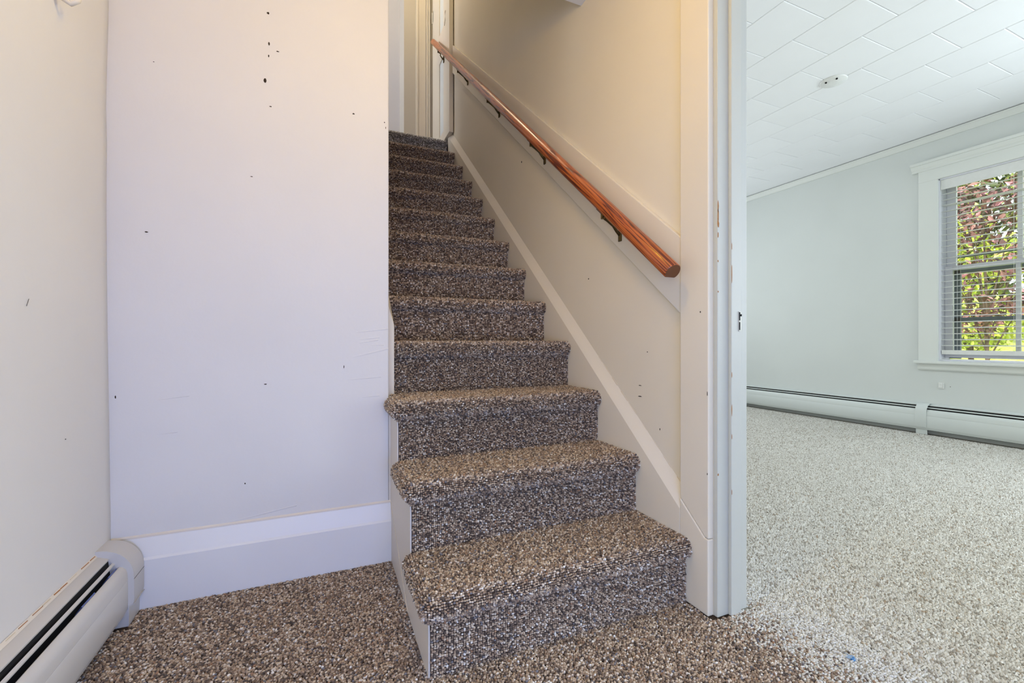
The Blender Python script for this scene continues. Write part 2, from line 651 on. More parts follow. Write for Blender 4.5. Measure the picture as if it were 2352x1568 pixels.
mb = MB()   # wall on the right: runs along the stairs; doorway to the room
DY0, DY1, DZ = 0.03, 0.9392, 2.05
mb.box(XWALL, XROOM, DY1, 4.60, 0, 5.0)
mb.box(XWALL, XROOM, -1.9, DY0 - 0.014, 0, 5.0)
mb.box(XWALL, XROOM, DY0 - 0.014, DY1, DZ + 0.014, 5.0)
wall_right = struct(mb.build('wall_right', 'cream_paint'), 'cream plaster wall on the right of the staircase', 'wall')

mb = MB()
mb.box(XLW - 0.1, XWALL, -1.35, YW, ZH, ZH + 0.12)
struct(mb.build('ceiling', 'ceiling'), 'low plaster ceiling over the entry', 'ceiling')

# stairwell and upper floor
mb = MB()
mb.box(-0.70, XCOR, YW + 0.1, 3.74, 0, 5.0)
mb.box(0.10, XCOR, 3.74, 3.84, 0, 5.0)
struct(mb.build('wall_stairwell', 'hall_paint'), 'plaster wall closing the left side of the stairwell', 'wall')
mb = MB()
mb.box(-0.70, XWALL, YW - 0.2, YW, ZH + 0.12, 5.0)
struct(mb.build('wall_header', 'hall_paint'), 'wall above the edge of the entry ceiling in the stairwell', 'wall')
mb = MB()
mb.box(-1.6, XROOM, YW - 0.1, 5.4, 5.0, 5.1)
struct(mb.build('ceiling', 'ceiling'), 'plaster ceiling above the stairwell and upper hall', 'ceiling')
mb = MB()
mb.box(-1.6, 0.10, 3.74, 3.84, ZUP, 5.0)
mb.box(-1.6, 0.80, 4.62, 4.72, ZUP, 5.0)
mb.box(-1.7, -1.6, 3.74, 4.72, ZUP, 5.0)
struct(mb.build('wall_upstairs', 'upstairs_pale'), 'pale wall of the upper hall at the top of the stairs', 'wall')
mb = MB()
mb.box(0.732, XWALL, 4.352, 4.62, ZUP, 5.0)
mb.box(-0.70, XWALL, 4.05, 4.15, 0, ZUP - 0.12)
struct(mb.build('wall_landing', 'upwall'), 'narrow beige wall beside the white door frame on the landing', 'wall')
mb = MB()
mb.box(-1.6, XWALL, Y0 + 12 * RUN + 0.05, 5.2, ZUP - 0.12, ZUP - 0.004)
struct(mb.build('floor', 'brown_back'), 'carpeted landing floor at the top of the stairs', 'floor')

# ------------------------------------------------------------------ room on the right
mb = MB()   # window wall with its opening
WY0, WY1, WZ0, WZ1 = 1.09, 1.966, 0.625, 2.154
XO = XWIN + 0.16
mb.box(XWIN, XO, WY1, 4.7, 0, ZC + 0.1)
mb.box(XWIN, XO, 0.32, WY0, 0, ZC + 0.1)
mb.box(XWIN, XO, -1.9, -1.22, 0, ZC + 0.1)
mb.box(XWIN, XO, -1.22, 0.32, 0, 0.70)
mb.box(XWIN, XO, -1.22, 0.32, 2.14, ZC + 0.1)
mb.box(XO, XO + 0.01, -1.24, 0.34, 0.68, 2.16)
mb.box(XWIN, XO, WY0, WY1, 0, WZ0)
mb.box(XWIN, XO, WY0, WY1, WZ1, ZC + 0.1)
wall_window = struct(mb.build('wall_window', 'room_paint'), 'pale grey-green wall with the window in the bright room', 'wall')
mb = MB()
mb.box(XROOM, 1.88, 4.6, 4.7, 0, ZC + 0.1)
mb.box(4.12, XWIN, 4.6, 4.7, 0, ZC + 0.1)
mb.box(1.88, 4.12, 4.6, 4.7, 0, 0.66)
mb.box(1.88, 4.12, 4.6, 4.7, 2.18, ZC + 0.1)
mb.box(1.88, 4.12, 4.71, 4.72, 0.66, 2.18)
struct(mb.build('wall_room_end', 'room_paint'), 'pale grey-green end wall of the bright room', 'wall')
mb = MB()
mb.box(XROOM, 1.88, -1.95, -1.85, 0, ZC + 0.1)
mb.box(4.62, XWIN, -1.95, -1.85, 0, ZC + 0.1)
mb.box(1.88, 3.38, -1.95, -1.85, 0, ZC + 0.1)
mb.box(3.38, 4.62, -1.95, -1.85, 0, 0.66)
mb.box(3.38, 4.62, -1.95, -1.85, 2.18, ZC + 0.1)
mb.box(3.38, 4.62, -1.97, -1.96, 0.66, 2.18)
struct(mb.build('wall_room_near', 'room_paint'), 'near wall of the bright room with wide windows', 'wall')

mb = MB()
mb.box(XROOM, XWIN, -1.9, 4.7, ZC + 0.0065, ZC + 0.1)
ceil_room = struct(mb.build('ceiling', 'tile'), 'white tiled ceiling of the bright room', 'ceiling')
TP, TL, G = 0.3317, 0.3545, 0.0022


def tile_mesh(w, l):
    m = MB()
    a, b = w / 2 - G / 2, l / 2 - G / 2
    e = 0.004
    vs = [(-a, -b, 0.006), (a, -b, 0.006), (a, b, 0.006), (-a, b, 0.006),
          (-a, -b, 0.0022), (a, -b, 0.0022), (a, b, 0.0022), (-a, b, 0.0022),
          (-a + e, -b + e, 0), (a - e, -b + e, 0), (a - e, b - e, 0), (-a + e, b - e, 0)]
    fs = [(0, 1, 2, 3), (8, 11, 10, 9)]
    for i in range(4):
        j = (i + 1) % 4
        fs += [(i, 4 + i, 4 + j, j), (4 + i, 8 + i, 8 + j, 4 + j)]
    m.add(vs, fs)
    me = bpy.data.meshes.new('ceiling_tile')
    me.from_pydata(m.v, [], m.f)
    me.materials.append(MT['tile'])
    fix_normals(me)
    return me


tmesh = tile_mesh(TP, TL)
r0 = 2.173      # a seam between rows, measured
for r in range(-3, 8):
    xc = r0 + (r + 0.5) * TP
    if xc - TP / 2 < XROOM - 0.01 or xc + TP / 2 > XWIN + 0.01:
        continue
    off = 1.510 if r % 2 == 0 else 1.3365
    for k in range(-9, 10):
        yc = off + (k + 0.5) * TL
        if yc - TL / 2 < -1.5 or yc + TL / 2 > 4.6:
            continue
        t = bpy.data.objects.new('ceiling_tile', tmesh)
        COL.objects.link(t)
        t.parent = ceil_room
        t.location = (xc, yc, ZC)

mb = MB()   # crown moulding
prof = [(0, -0.052), (0.009, -0.052), (0.012, -0.040), (0.026, -0.016), (0.030, -0.012), (0.030, 0.0), (0, 0.0)]
mb.prism(prof, -1.85, 4.6, lambda p, q, t: (XWIN - p, t, ZC + q))
struct(mb.build('trim_1', 'room_trim'), 'slim white crown moulding between window wall and tiled ceiling', 'moulding')

# ------------------------------------------------------------------ doorway trim (left jamb in the picture)
CF = 1.0247
t_or = (CF, 0.99, 0)
door_trim = struct(empty('trim_2', t_or), 'white painted door casing and jamb between stairs and bright room', 'door frame')


def crack_z(y):
    return 0.226 + (y - 0.953) * (0.311 - 0.226) / (1.049 - 0.953)


mb = MB()
yA, yB = DY1, 1.0486
fn_x = lambda p, q, t: (t, p, q)
mb.prism([(yA, crack_z(0.953) - 0.002), (0.953, crack_z(0.953)), (yB, crack_z(yB)), (yB, DZ + 0.0115), (yA, DZ + 0.0115)], CF, XWALL, fn_x)
mb.build('casing_board', 'trim', door_trim, t_or, bevel=0.003)
mb = MB()
mb.prism([(yA, 0), (yB, 0), (yB, crack_z(yB) - 0.0022), (0.953, crack_z(0.953) - 0.0022), (yA, crack_z(0.953) - 0.0042)], CF - 0.0012, XWALL, fn_x)
mb.build('base_block', 'trim', door_trim, t_or, bevel=0.003)
mb = MB()
mb.box(XWALL, XROOM, 0.925, DY1, 0, DZ)
mb.build('jamb_board', 'jamb', door_trim, t_or, bevel=0.002)
mb = MB()
mb.box(1.087, 1.1285, 0.9135, 0.925, 0, DZ)
stop = mb.build('door_stop', 'jamb', door_trim, t_or, bevel=0.002)
mb = MB()   # head and far side of the doorway, above and beside the picture
mb.box(CF, XWALL, DY0 - 0.11, yB, DZ + 0.012, 2.16)
mb.box(XWALL, XROOM, DY0 - 0.014, DY1, DZ, DZ + 0.014)
mb.box(XWALL, XROOM, DY0 - 0.014, DY0, 0, DZ)
mb.box(CF, XWALL, DY0 - 0.11, DY0, 0, DZ + 0.0115)
mb.build('head_casing', 'jamb', door_trim, t_or, bevel=0.002)
mb = MB()   # strike plate let into the stop
mb.box(1.1155, 1.1275, 0.9118, 0.9137, 0.826, 0.884)
sp = mb.build('strike_plate', 'steel', door_trim, t_or)
mb = MB()
mb.box(1.1168, 1.1200, 0.9108, 0.9120, 0.858, 0.882)
mb.box(1.1168, 1.1200, 0.9108, 0.9120, 0.830, 0.853)
mb.box(1.1210, 1.1262, 0.9104, 0.9120, 0.870, 0.876)
mb.build('strike_slot', 'black', sp, t_or)


def chip(name, mat, parent, origin, pts, fn):
    m = MB()
    m.prism(pts, 0.0, 0.0006, fn)
    return m.build(name, mat, parent, origin)


def blob(cx, cy, rx, ry, n=7, seed=0):
    rr = random.Random(seed)
    return [(cx + rx * math.cos(2 * PI * i / n) * rr.uniform(0.6, 1.15), cy + ry * math.sin(2 * PI * i / n) * rr.uniform(0.6, 1.15)) for i in range(n)]


# worn spots on the arris of jamb and casing where bare wood shows
fj = lambda p, q, t: (p, 0.925 - t, q)
for i, (z, hz, wx) in enumerate([(1.187, 0.020, 0.0022), (1.160, 0.022, 0.0030), (1.137, 0.014, 0.0034), (1.104, 0.010, 0.0022), (1.028, 0.004, 0.002), (0.412, 0.004, 0.0024), (0.94, 0.003, 0.002)]):
    chip('bare_wood_chip', 'wood_raw', door_trim, t_or, blob(1.0475, z, wx, hz, 8, i), fj)
fs2 = lambda p, q, t: (p, 0.9135 - t, q)
for i, (z, hz) in enumerate([(0.99, 0.03), (1.07, 0.012), (0.60, 0.018), (0.52, 0.010), (0.70, 0.008), (0.36, 0.008)]):
    chip('bare_wood_chip', 'wood_raw', door_trim, t_or, blob(1.0885, z, 0.0011, hz, 8, 20 + i), fs2)
fc = lambda p, q, t: (CF - t, p, q)
for i, (y, z, ry, rz) in enumerate([(0.9683, 0.8837, 0.0024, 0.0028), (0.9425, 0.645, 0.0013, 0.007), (0.9425, 0.412, 0.0013, 0.004), (1.044, 1.89, 0.004, 0.0015), (0.955, 0.10, 0.003, 0.002), (0.966, 0.13, 0.002, 0.0015), (0.943, 0.09, 0.002, 0.006)]):
    chip('paint_chip', 'hole', door_trim, t_or, blob(y, z, ry, rz, 7, 40 + i), fc)

# ------------------------------------------------------------------ baseboard under the facing wall
mb = MB()
prof = [(0, 0), (0.021, 0), (0.021, 0.146), (0.017, 0.153), (0.004, 0.208), (0, 0.2105)]
mb.prism(prof, XLW + 0.003, XL - 0.004, lambda p, q, t: (t, YW - p, q))
bbf = struct(mb.build('baseboard_front', 'base', bevel=0.0015), 'tall white baseboard under the facing wall', 'baseboard')
mb = MB()
mb.prism([(0.0, 0.2105), (0.0045, 0.2085), (0.004, 0.2125), (0.0, 0.2165)], XLW + 0.003, XL - 0.004, lambda p, q, t: (t, YW - p, q))
mb.build('caulk_line', 'panelpaint', bbf)

# nail holes and scuffs in the facing wall
fw = lambda p, q, t: (p, YW - t, q)
holes = [(-0.1642, 1.8801, 0.0042, 0.0045), (-0.162, 1.7799, 0.003, 0.006), (-0.1369, 1.7607, 0.005, 0.002), (-0.1631, 1.7391, 0.0026, 0.0045),
         (-0.1732, 1.6552, 0.0048, 0.0075), (-0.1574, 1.5733, 0.004, 0.002), (0.1021, 1.6019, 0.0045, 0.003), (-0.4688, 1.6429, 0.0025, 0.0012),
         (-0.2121, 1.3335, 0.004, 0.0014), (-0.4863, 1.126, 0.005, 0.002), (0.2075, 1.5924, 0.002, 0.0028), (0.2116, 1.5734, 0.0016, 0.004),
         (-0.1719, 0.6552, 0.005, 0.002), (-0.5598, 0.6321, 0.002, 0.006), (-0.2301, 0.3354, 0.002, 0.003), (0.0696, 0.7068, 0.0015, 0.006)]
for i, (x, z, rx, rz) in enumerate(holes):
    chip('nail_hole', 'hole', wall_front, (0, 0, 0), blob(x, z, rx, rz, 7, 60 + i), fw)


def crease(x0, z0, x1, z1, wd, th=0.0011):
    """lifted edge of the wall covering"""
    m = MB()
    d = Vector((x1 - x0, z1 - z0)).normalized()
    nx, nz = -d.y, d.x
    p = lambda x, z, s, y: (x + nx * s, YW - y, z + nz * s)
    vs = [p(x0, z0, -wd, 0), p(x1, z1, -wd, 0), p(x1, z1, 0, th), p(x0, z0, 0, th * 0.3), p(x1, z1, wd * 0.3, 0), p(x0, z0, wd * 0.3, 0)]
    m.add(vs, [(0, 1, 2, 3), (3, 2, 4, 5), (1, 4, 2), (0, 3, 5), (0, 5, 4, 1)])
    return m.build('wallcovering_crease', 'hall_paint', wall_front)


for c in [(0.11, 0.83, XCOR - 0.002, 0.842, 0.004), (0.12, 0.805, 0.19, 0.811, 0.004), (0.12, 0.792, 0.185, 0.802, 0.004),
          (0.10, 0.742, XCOR - 0.002, 0.770, 0.005), (0.16, 0.784, 0.205, 0.783, 0.003), (0.08, 0.662, 0.195, 0.668, 0.004), (0.13, 0.598, 0.19, 0.600, 0.003),
          (-0.30, 0.215, -0.08, 0.243, 0.004), (-0.46, 0.62, -0.38, 0.628, 0.003), (-0.46, 0.515, -0.41, 0.518, 0.003)]:
    crease(*c)
fl = lambda p, q, t: (XLW + 0.0005 + t, p, q)
chip('scuff', 'hole', wall_left, (0, 0, 0), [(1.252, 0.872), (1.260, 0.888), (1.2606, 0.8877), (1.2526, 0.8717)], fl)
chip('scuff', 'hole', wall_left, (0, 0, 0), blob(1.405, 0.56, 0.002, 0.0015, 7, 5), fl)
fr_ = lambda p, q, t: (XWALL - t, p, q)
for i, (y, z, ry, rz) in enumerate([(2.279, 1.818, 0.006, 0.006), (1.2219, 0.759, 0.0025, 0.0025), (1.2609, 0.638, 0.009, 0.0015), (1.2609, 0.599, 0.012, 0.0022), (1.5913, 1.0627, 0.004, 0.004), (1.16, 0.50, 0.002, 0.004)]):
    chip('nail_hole', 'hole', wall_right, (0, 0, 0), blob(y, z, ry, rz, 7, 80 + i), fr_)

# ------------------------------------------------------------------ sloping skirt and rail board on the right wall
YT = 3.80


def zcap(y):
    return 0.3383 + SLOPE * (y - 1.0522)


mb = MB()
ya, yb = 1.0487, YT
XS = XR + 0.0008
vs = [(XS, ya, max(0, zcap(ya) - 0.6)), (XS, yb, zcap(yb) - 0.6), (XS, yb, zcap(yb) - 0.060), (XS, ya, zcap(ya) - 0.060),
      (XWALL, ya, max(0, zcap(ya) - 0.6)), (XWALL, yb, zcap(yb) - 0.6), (XWALL, yb, zcap(yb)), (XWALL, ya, zcap(ya))]
mb.add(vs, [(0, 1, 2, 3), (3, 2, 6, 7), (4, 7, 6, 5), (0, 3, 7, 4), (1, 5, 6, 2), (0, 4, 5, 1)])
mb.add([(XS, ya, 0), (XS, 1.45, 0), (XS, 1.45, zcap(1.45) - 0.55), (XS, ya, 0.001),
        (XWALL, ya, 0), (XWALL, 1.45, 0), (XWALL, 1.45, zcap(1.45) - 0.55), (XWALL, ya, 0.001)],
       [(0, 1, 2, 3), (4, 7, 6, 5), (0, 3, 7, 4), (1, 5, 6, 2), (3, 2, 6, 7), (0, 4, 5, 1)])
skirt = struct(mb.build('trim_3', 'trim', bevel=0.001), 'sloping white skirt board following the stairs on the right wall', 'skirt board')
for i in range(9):
    y0_ = 1.06 + i * 0.055 + random.uniform(-0.01, 0.01)
    y1_ = y0_ + random.uniform(0.02, 0.05)
    m = MB()
    m.tube([(XWALL - 0.0006, y0_, zcap(y0_) + 0.001), (XWALL - 0.0006, y1_, zcap(y1_) + 0.001)], random.uniform(0.0009, 0.0019), 6)
    m.build('caulk_crack', 'caulk', skirt)

mb = MB()
zt = lambda y: 1.124 + 0.8465 * (y - 1.0522)
zb = lambda y: 0.884 + 0.8465 * (y - 1.0522)
XB = 1.0285
mb.prism([(1.0487, zb(1.0487)), (3.672, zb(3.672)), (3.672, zt(3.672)), (1.0487, zt(1.0487))], XB, XWALL, fn_x)
struct(mb.build('trim_4', 'trim', bevel=0.002), 'wide sloping white board behind the handrail', 'rail board')

mb = MB()   # skirt on the left inside face of the stairwell
zc2 = lambda y: 0.949 + SLOPE * (y - 1.70)
XSL = 0.2495
vs = [(XSL, 1.70, 0.4), (XSL, 3.8, zc2(3.8) - 0.5), (XSL, 3.8, zc2(3.8) - 0.092), (XSL, 1.70, zc2(1.70) - 0.092),
      (XCOR, 1.70, 0.4), (XCOR, 3.8, zc2(3.8) - 0.5), (XCOR, 3.8, zc2(3.8)), (XCOR, 1.70, zc2(1.70))]
mb.add(vs, [(0, 1, 2, 3), (3, 2, 6, 7), (4, 7, 6, 5), (0, 3, 7, 4), (1, 5, 6, 2), (0, 4, 5, 1)])
struct(mb.build('trim_5', 'trim', bevel=0.001), 'end of the white skirt board beside the fourth step', 'skirt board')

# ------------------------------------------------------------------ staircase
st_or = ((XL + XR) / 2, Y0, 0)
stair = tag(empty('staircase', st_or), 'straight flight of thirteen steps covered in brown looped carpet', 'staircase')
# nosing profile: (outward, z) from riser foot to tread
zr = RISE - 0.004
NOSE = [(0.0, -0.006), (0.0, 0.05), (0.0, 0.10), (0.001, 0.124)]
cz, rr_ = zr - 0.028, 0.028
for a in np.linspace(-80, 90, 9):
    NOSE.append((-0.003 + rr_ * math.cos(math.radians(a)), cz + rr_ * math.sin(math.radians(a))))


def resample(prof, step):
    pts = np.array(prof)
    seg = np.linalg.norm(np.diff(pts, axis=0), axis=1)
    s = np.concatenate([[0], np.cumsum(seg)])
    n = max(2, int(round(s[-1] / step)))
    q = (np.arange(n) + 0.5) * s[-1] / n
    o = np.interp(q, s, pts[:, 0])
    z = np.interp(q, s, pts[:, 1])
    e = 0.006
    do = np.interp(np.clip(q + e, 0, s[-1]), s, pts[:, 0]) - np.interp(np.clip(q - e, 0, s[-1]), s, pts[:, 0])
    dz = np.interp(np.clip(q + e, 0, s[-1]), s, pts[:, 1]) - np.interp(np.clip(q - e, 0, s[-1]), s, pts[:, 1])
    L = np.hypot(do, dz)
    return o, z, dz / L, -do / L        # normal = (n_out, n_z)


for k in range(NST):
    yr = Y0 + k * RUN
    zb_ = k * RISE
    open_side = k < 3
    xl = XL if open_side else XSL + 0.0005
    top_back = RUN if k < NST - 1 else 0.06
    # solid body under the pile
    mb = MB()
    path = [(XR, 0.0)]
    vs, fs = [], []
    cols = []
    cols.append([(XR, yr - o_, zb_ + z_) for o_, z_ in NOSE])
    if open_side:
        cols.append([(xl, yr - o_, zb_ + z_) for o_, z_ in NOSE])
        for ph in (30, 60, 90):
            p = math.radians(ph)
            cols.append([(xl - o_ * math.sin(p), yr - o_ * math.cos(p), zb_ + z_) for o_, z_ in NOSE])
        yend = min(yr + RUN, YW - 0.002)
        cols.append([(xl - o_, yend, zb_ + z_) for o_, z_ in NOSE])
    else:
        cols.append([(xl, yr - o_, zb_ + z_) for o_, z_ in NOSE])
    nn = len(NOSE)
    for c in cols:
        vs += c
    for i in range(len(cols) - 1):
        for j in range(nn - 1):
            fs.append((i * nn + j, (i + 1) * nn + j, (i + 1) * nn + j + 1, i * nn + j + 1))
    base = len(vs)
    vs += [(XR, yr + top_back, zb_ + zr), (xl, yr + top_back, zb_ + zr)]
    tops = [i * nn + nn - 1 for i in range(len(cols))]
    if open_side:
        vs += [(xl, yend, zb_ + zr)]
        fs.append(tuple(tops) + (base + 2, base + 1, base))
    else:
        fs.append(tuple(tops) + (base + 1, base))
    # back and underside so the step is a closed body
    b2 = len(vs)
    vs += [(XR, yr + top_back, zb_), (xl, yr + top_back, zb_)]
    fs.append((base, base + 1, b2 + 1, b2))
    fs.append((0, b2, b2 + 1, nn))
    fs.append(tuple(range(nn)) + (base, b2))
    mb.add(vs, fs)
    step = mb.build('step', 'brown_back', stair, st_or)
    # pile
    near = k < 4
    su, sv = (0.0061, 0.0054) if near else (0.0074, 0.0070)
    Ps, Ns, Ts = [], [], []
    o_, z_, no, nz = resample(NOSE, sv)
    nx = int((XR - xl) / su)
    for i in range(len(o_)):
        x = xl + (np.arange(nx) + 0.5 + 0.12 * (i % 2)) * (XR - xl) / nx + rng.normal(0, su * 0.10, nx)
        x = np.clip(x, xl + 0.001, XR - 0.002)
        P = np.stack([x, np.full(nx, yr - o_[i]), np.full(nx, zb_ + z_[i])], 1)
        P[:, 1:] += rng.normal(0, 0.0007, (nx, 2))
        Nn = np.stack([rng.normal(0, 0.12, nx), np.full(nx, -no[i]) + rng.normal(0, 0.12, nx), np.full(nx, nz[i]) + rng.normal(0, 0.12, nx)], 1)
        Ps.append(P)
        Ns.append(Nn)
        Ts.append(np.tile([1.0, 0, 0], (nx, 1)))
    if open_side:
        for i in range(len(o_)):
            if z_[i] < 0.132:
                continue
            # rounded corner, then back along the side
            arc = max(0.002, o_[i]) * PI / 2
            side = yend - yr
            ns = int((arc + side) / su)
            s_ = (np.arange(ns) + 0.5) * su
            ph = np.clip(s_ / arc, 0, 1) * PI / 2
            y = np.where(s_ < arc, yr - o_[i] * np.cos(ph), yr + (s_ - arc))
            x = xl - o_[i] * np.sin(ph)
            P = np.stack([x, y, np.full(ns, zb_ + z_[i])], 1) + rng.normal(0, 0.0008, (ns, 3))
            Nn = np.stack([-np.sin(ph) * no[i], -np.cos(ph) * no[i], np.full(ns, nz[i])], 1) + rng.normal(0, 0.12, (ns, 3))
            Tn = np.stack([-np.cos(ph), np.sin(ph), np.zeros(ns)], 1)
            Ps.append(P)
            Ns.append(Nn)
            Ts.append(Tn)
    if near or k == NST - 1:
        back = RUN - 0.002 if k < NST - 1 else 0.02
        u, v = grid_points(xl + 0.001, XR - 0.002, yr + 0.004, yr + back, su, sv, 0.18)
        u = np.clip(u, xl, XR - 0.001)
        n = len(u)
        Ps.append(np.stack([u, v, np.full(n, zb_ + zr)], 1))
        Ns.append(np.stack([rng.normal(0, 0.16, n), rng.normal(0, 0.16, n), np.ones(n)], 1))
        an = rng.normal(0, 0.4, n)
        Ts.append(np.stack([np.cos(an), np.sin(an), np.zeros(n)], 1))
    else:
        u, v = grid_points(xl + 0.001, XR - 0.002, yr + 0.004, yr + 0.05, su, sv, 0.18)
        n = len(u)
        Ps.append(np.stack([np.clip(u, xl, XR - 0.001), v, np.full(n, zb_ + zr)], 1))
        Ns.append(np.tile([0, 0, 1.0], (n, 1)))
        Ts.append(np.tile([1.0, 0, 0], (n, 1)))
    P, N, T = np.concatenate(Ps), np.concatenate(Ns), np.concatenate(Ts)
    N /= np.linalg.norm(N, axis=1)[:, None]
    T = T - N * (T * N).sum(1)[:, None]
    T /= np.linalg.norm(T, axis=1)[:, None]
    n = len(P)
    sc = rng.uniform(0.85, 1.2, n)
    flat = N[:, 2] > 0.75      # riser loops stand apart over dark backing to shade the risers; tread loops close
    fa = np.where(flat, 0.58, 0.50 if near else 0.60)
    fb = np.where(flat, 0.52, 0.43 if near else 0.52)
    VV, FF = loops_geometry(P - np.array(st_or), N, T, su * fa * sc, sv * fb * sc, 0.0056 * rng.uniform(0.6, 1.25, n), near)
    pl = fast_mesh('carpet_pile', VV, FF, 'grey_pile' if k == NST - 1 else 'brown_pile', step)
    tag(pl, None, None, None, 'stuff')
    if k == NST - 1:
        tag(step, 'top step in grey looped carpet')

# white side panel under the first three treads
mb = MB()
poly = [(Y0 + 0.004, 0.0)]
for k in range(3):
    poly += [(Y0 + k * RUN + 0.004, (k + 1) * RISE - 0.03)]
    yn = Y0 + (k + 1) * RUN + 0.004
    if yn < YW:
        poly += [(yn, (k + 1) * RISE - 0.03)]
poly += [(YW - 0.001, 3 * RISE - 0.03), (YW - 0.001, 0.0)]
mb.prism(poly, XL - 0.0045, XL - 0.0002, fn_x)
mb.box(XCOR + 0.0003, XL - 0.0003, YW, YW + 0.06, 0, 3 * RISE - 0.03)
sidep = mb.build('side_panel', 'panelpaint', stair, st_or)
tag(sidep, 'white painted side panel of the lowest steps')
mb = MB()
mb.tube([(XL - 0.0048, 1.646, 0.21), (XL - 0.0048, 1.30, 0.005)], 0.0011, 6)
mb.build('panel_seam', 'caulk', sidep, st_or)

# ------------------------------------------------------------------ handrail
RX = 0.957
rz = lambda y: 1.0025 + 0.8465 * (y - 1.0085)
ang = math.atan(0.8465)
ye0, ye1 = 1.008, 4.075
h_or = (RX, ye0, rz(ye0))
hand = tag(empty('handrail', h_or), 'varnished orange pine handrail on bronze brackets along the stair wall', 'handrail')
prof = []
for i in range(28):
    a = 2 * PI * i / 28
    y, z = 0.0262 * math.cos(a), 0.0272 * math.sin(a)
    z = max(z, -0.019)
    prof.append((y, z))
L = (ye1 - ye0) / math.cos(ang)
mb = MB()
n = len(prof)
rings = 40
vs = []
for r in range(rings + 1):
    sgn = 1.0 if 0 < r < rings else 0.94
    for (y, z) in prof:
        vs.append((L * r / rings + (0.0 if r not in (1,) else -L / rings + 0.002) + (0 if r != rings - 1 else L / rings - 0.002), y * sgn, z * sgn))
fs = []
for r in range(rings):
    for i in range(n):
        j = (i + 1) % n
        fs.append((r * n + i, r * n + j, (r + 1) * n + j, (r + 1) * n + i))
mb.add(vs, fs, 0)
mb.f.append(tuple(range(n))[::-1])
mb.mi.append(1)
mb.f.append(tuple(range(rings * n, (rings + 1) * n)))
mb.mi.append(1)
rail = mb.build('rail', ['wood', 'woodend'], hand)
for p in rail.data.polygons:
    p.use_smooth = len(p.vertices) == 4
rail.rotation_euler = Matrix(((0, -1, 0), (math.cos(ang), 0, -math.sin(ang)), (math.sin(ang), 0, math.cos(ang)))).to_euler()

for yb_ in (1.351, 1.958, 2.577, 3.231, 3.850):
    zc_ = rz(yb_)
    bo = (XB, yb_, zc_ - 0.09)
    wallx = XB if yb_ < 3.67 else 1.0005
    m = MB()    # slim half-round wall plate
    pf = [(-0.0095, 0.0), (0.0095, 0.0), (0.008, 0.006), (0.0, 0.009), (-0.008, 0.006)]
    m.prism(pf, zc_ - 0.122, zc_ - 0.052, lambda p, q, t, y=yb_, wx=wallx: (wx - q, y + p, t))
    br = m.build('bracket', 'bronze', hand, h_or, bevel=0.002)
    m = MB()    # arm sweeping out and up
    m.tube([(wallx - 0.004, yb_, zc_ - 0.098), (wallx - 0.018, yb_, zc_ - 0.085), (wallx - 0.034, yb_, zc_ - 0.066),
            (RX + 0.012, yb_, zc_ - 0.050), (RX, yb_, zc_ - 0.044), (RX - 0.004, yb_, zc_ - 0.030)],
           [0.0062, 0.0055, 0.0048, 0.0046, 0.0050, 0.0058], 10)
    m.build('arm', 'bronze', br, h_or, smooth=True)
    m = MB()    # strap under the rail
    c, s = math.cos(ang), math.sin(ang)
    P = lambda u, v, w_: (RX + v, yb_ + u * c - w_ * -s * -1, zc_ + u * s + w_ * c)
    vs = []
    for u in (-0.028, 0.028):
        for v in (-0.010, 0.010):
            for w_ in (-0.0235, -0.0190):
                vs.append((RX - 0.004 + v, yb_ + u * c - w_ * s, zc_ + u * s + w_ * c))
    m.add(vs, [(0, 1, 3, 2), (4, 6, 7, 5), (0, 4, 5, 1), (2, 3, 7, 6), (0, 2, 6, 4), (1, 5, 7, 3)])
    m.build('strap', 'bronze', br, h_or, bevel=0.001)
    m = MB()    # screw boss on the outer end of the strap
    m.tube([(RX - 0.010, yb_, zc_ - 0.026), (RX - 0.011, yb_, zc_ - 0.046)], [0.0062, 0.0050], 10)
    m.build('screw_boss', 'bronze', br, h_or, smooth=False)


# ------------------------------------------------------------------ baseboard heaters
def heater(root, origin, fn, u0, u1, s, enamel, fins=None, zoff=0.0):
    def pr(pts, a, b, name, mat, parent, bevel=0.0, seg=2):
        m = MB()
        m.prism([(p * s, q * s + zoff) for p, q in pts], a, b, fn)
        return m.build(name, mat, parent, origin, bevel=bevel, seg=seg, angle=32)
    back = pr([(0, 0.02), (0.003, 0.02), (0.003, 0.196), (0.030, 0.192), (0.031, 0.197), (0.004, 0.2065), (0, 0.2065)], u0, u1, 'back_panel', enamel, root, 0.0008)
    pr([(0.0035, 0.03), (0.058, 0.03), (0.058, 0.145), (0.034, 0.145), (0.029, 0.190), (0.0035, 0.193)], u0 + 0.002, u1 - 0.002, 'cavity_shade_fill', 'black', root)  # black fill puts the shade of the slots into colour
    pr([(0.0375, 0.180), (0.0430, 0.177), (0.0433, 0.1805), (0.0378, 0.184)], u0, u1, 'damper_strip', enamel, root)
    outer = [(0.0535, 0.1700), (0.060, 0.1680), (0.0665, 0.162), (0.0705, 0.151), (0.0720, 0.130), (0.0712, 0.1285), (0.0720, 0.127), (0.0720, 0.052), (0.0700, 0.047), (0.064, 0.033)]
    inner = [(p - 0.0018, q - 0.0006) for p, q in outer][::-1]
    pr(outer + inner, u0, u1, 'front_cover', enamel, root)
    if fins:
        for a, b in fins:
            m = MB()
            m.prism([(0.034 * s, 0.150 * s + zoff), (0.056 * s, 0.150 * s + zoff), (0.053 * s, 0.163 * s + zoff), (0.046 * s, 0.168 * s + zoff)], a, b, fn)
            m.build('fin_element', 'fin', root, origin)
    return back


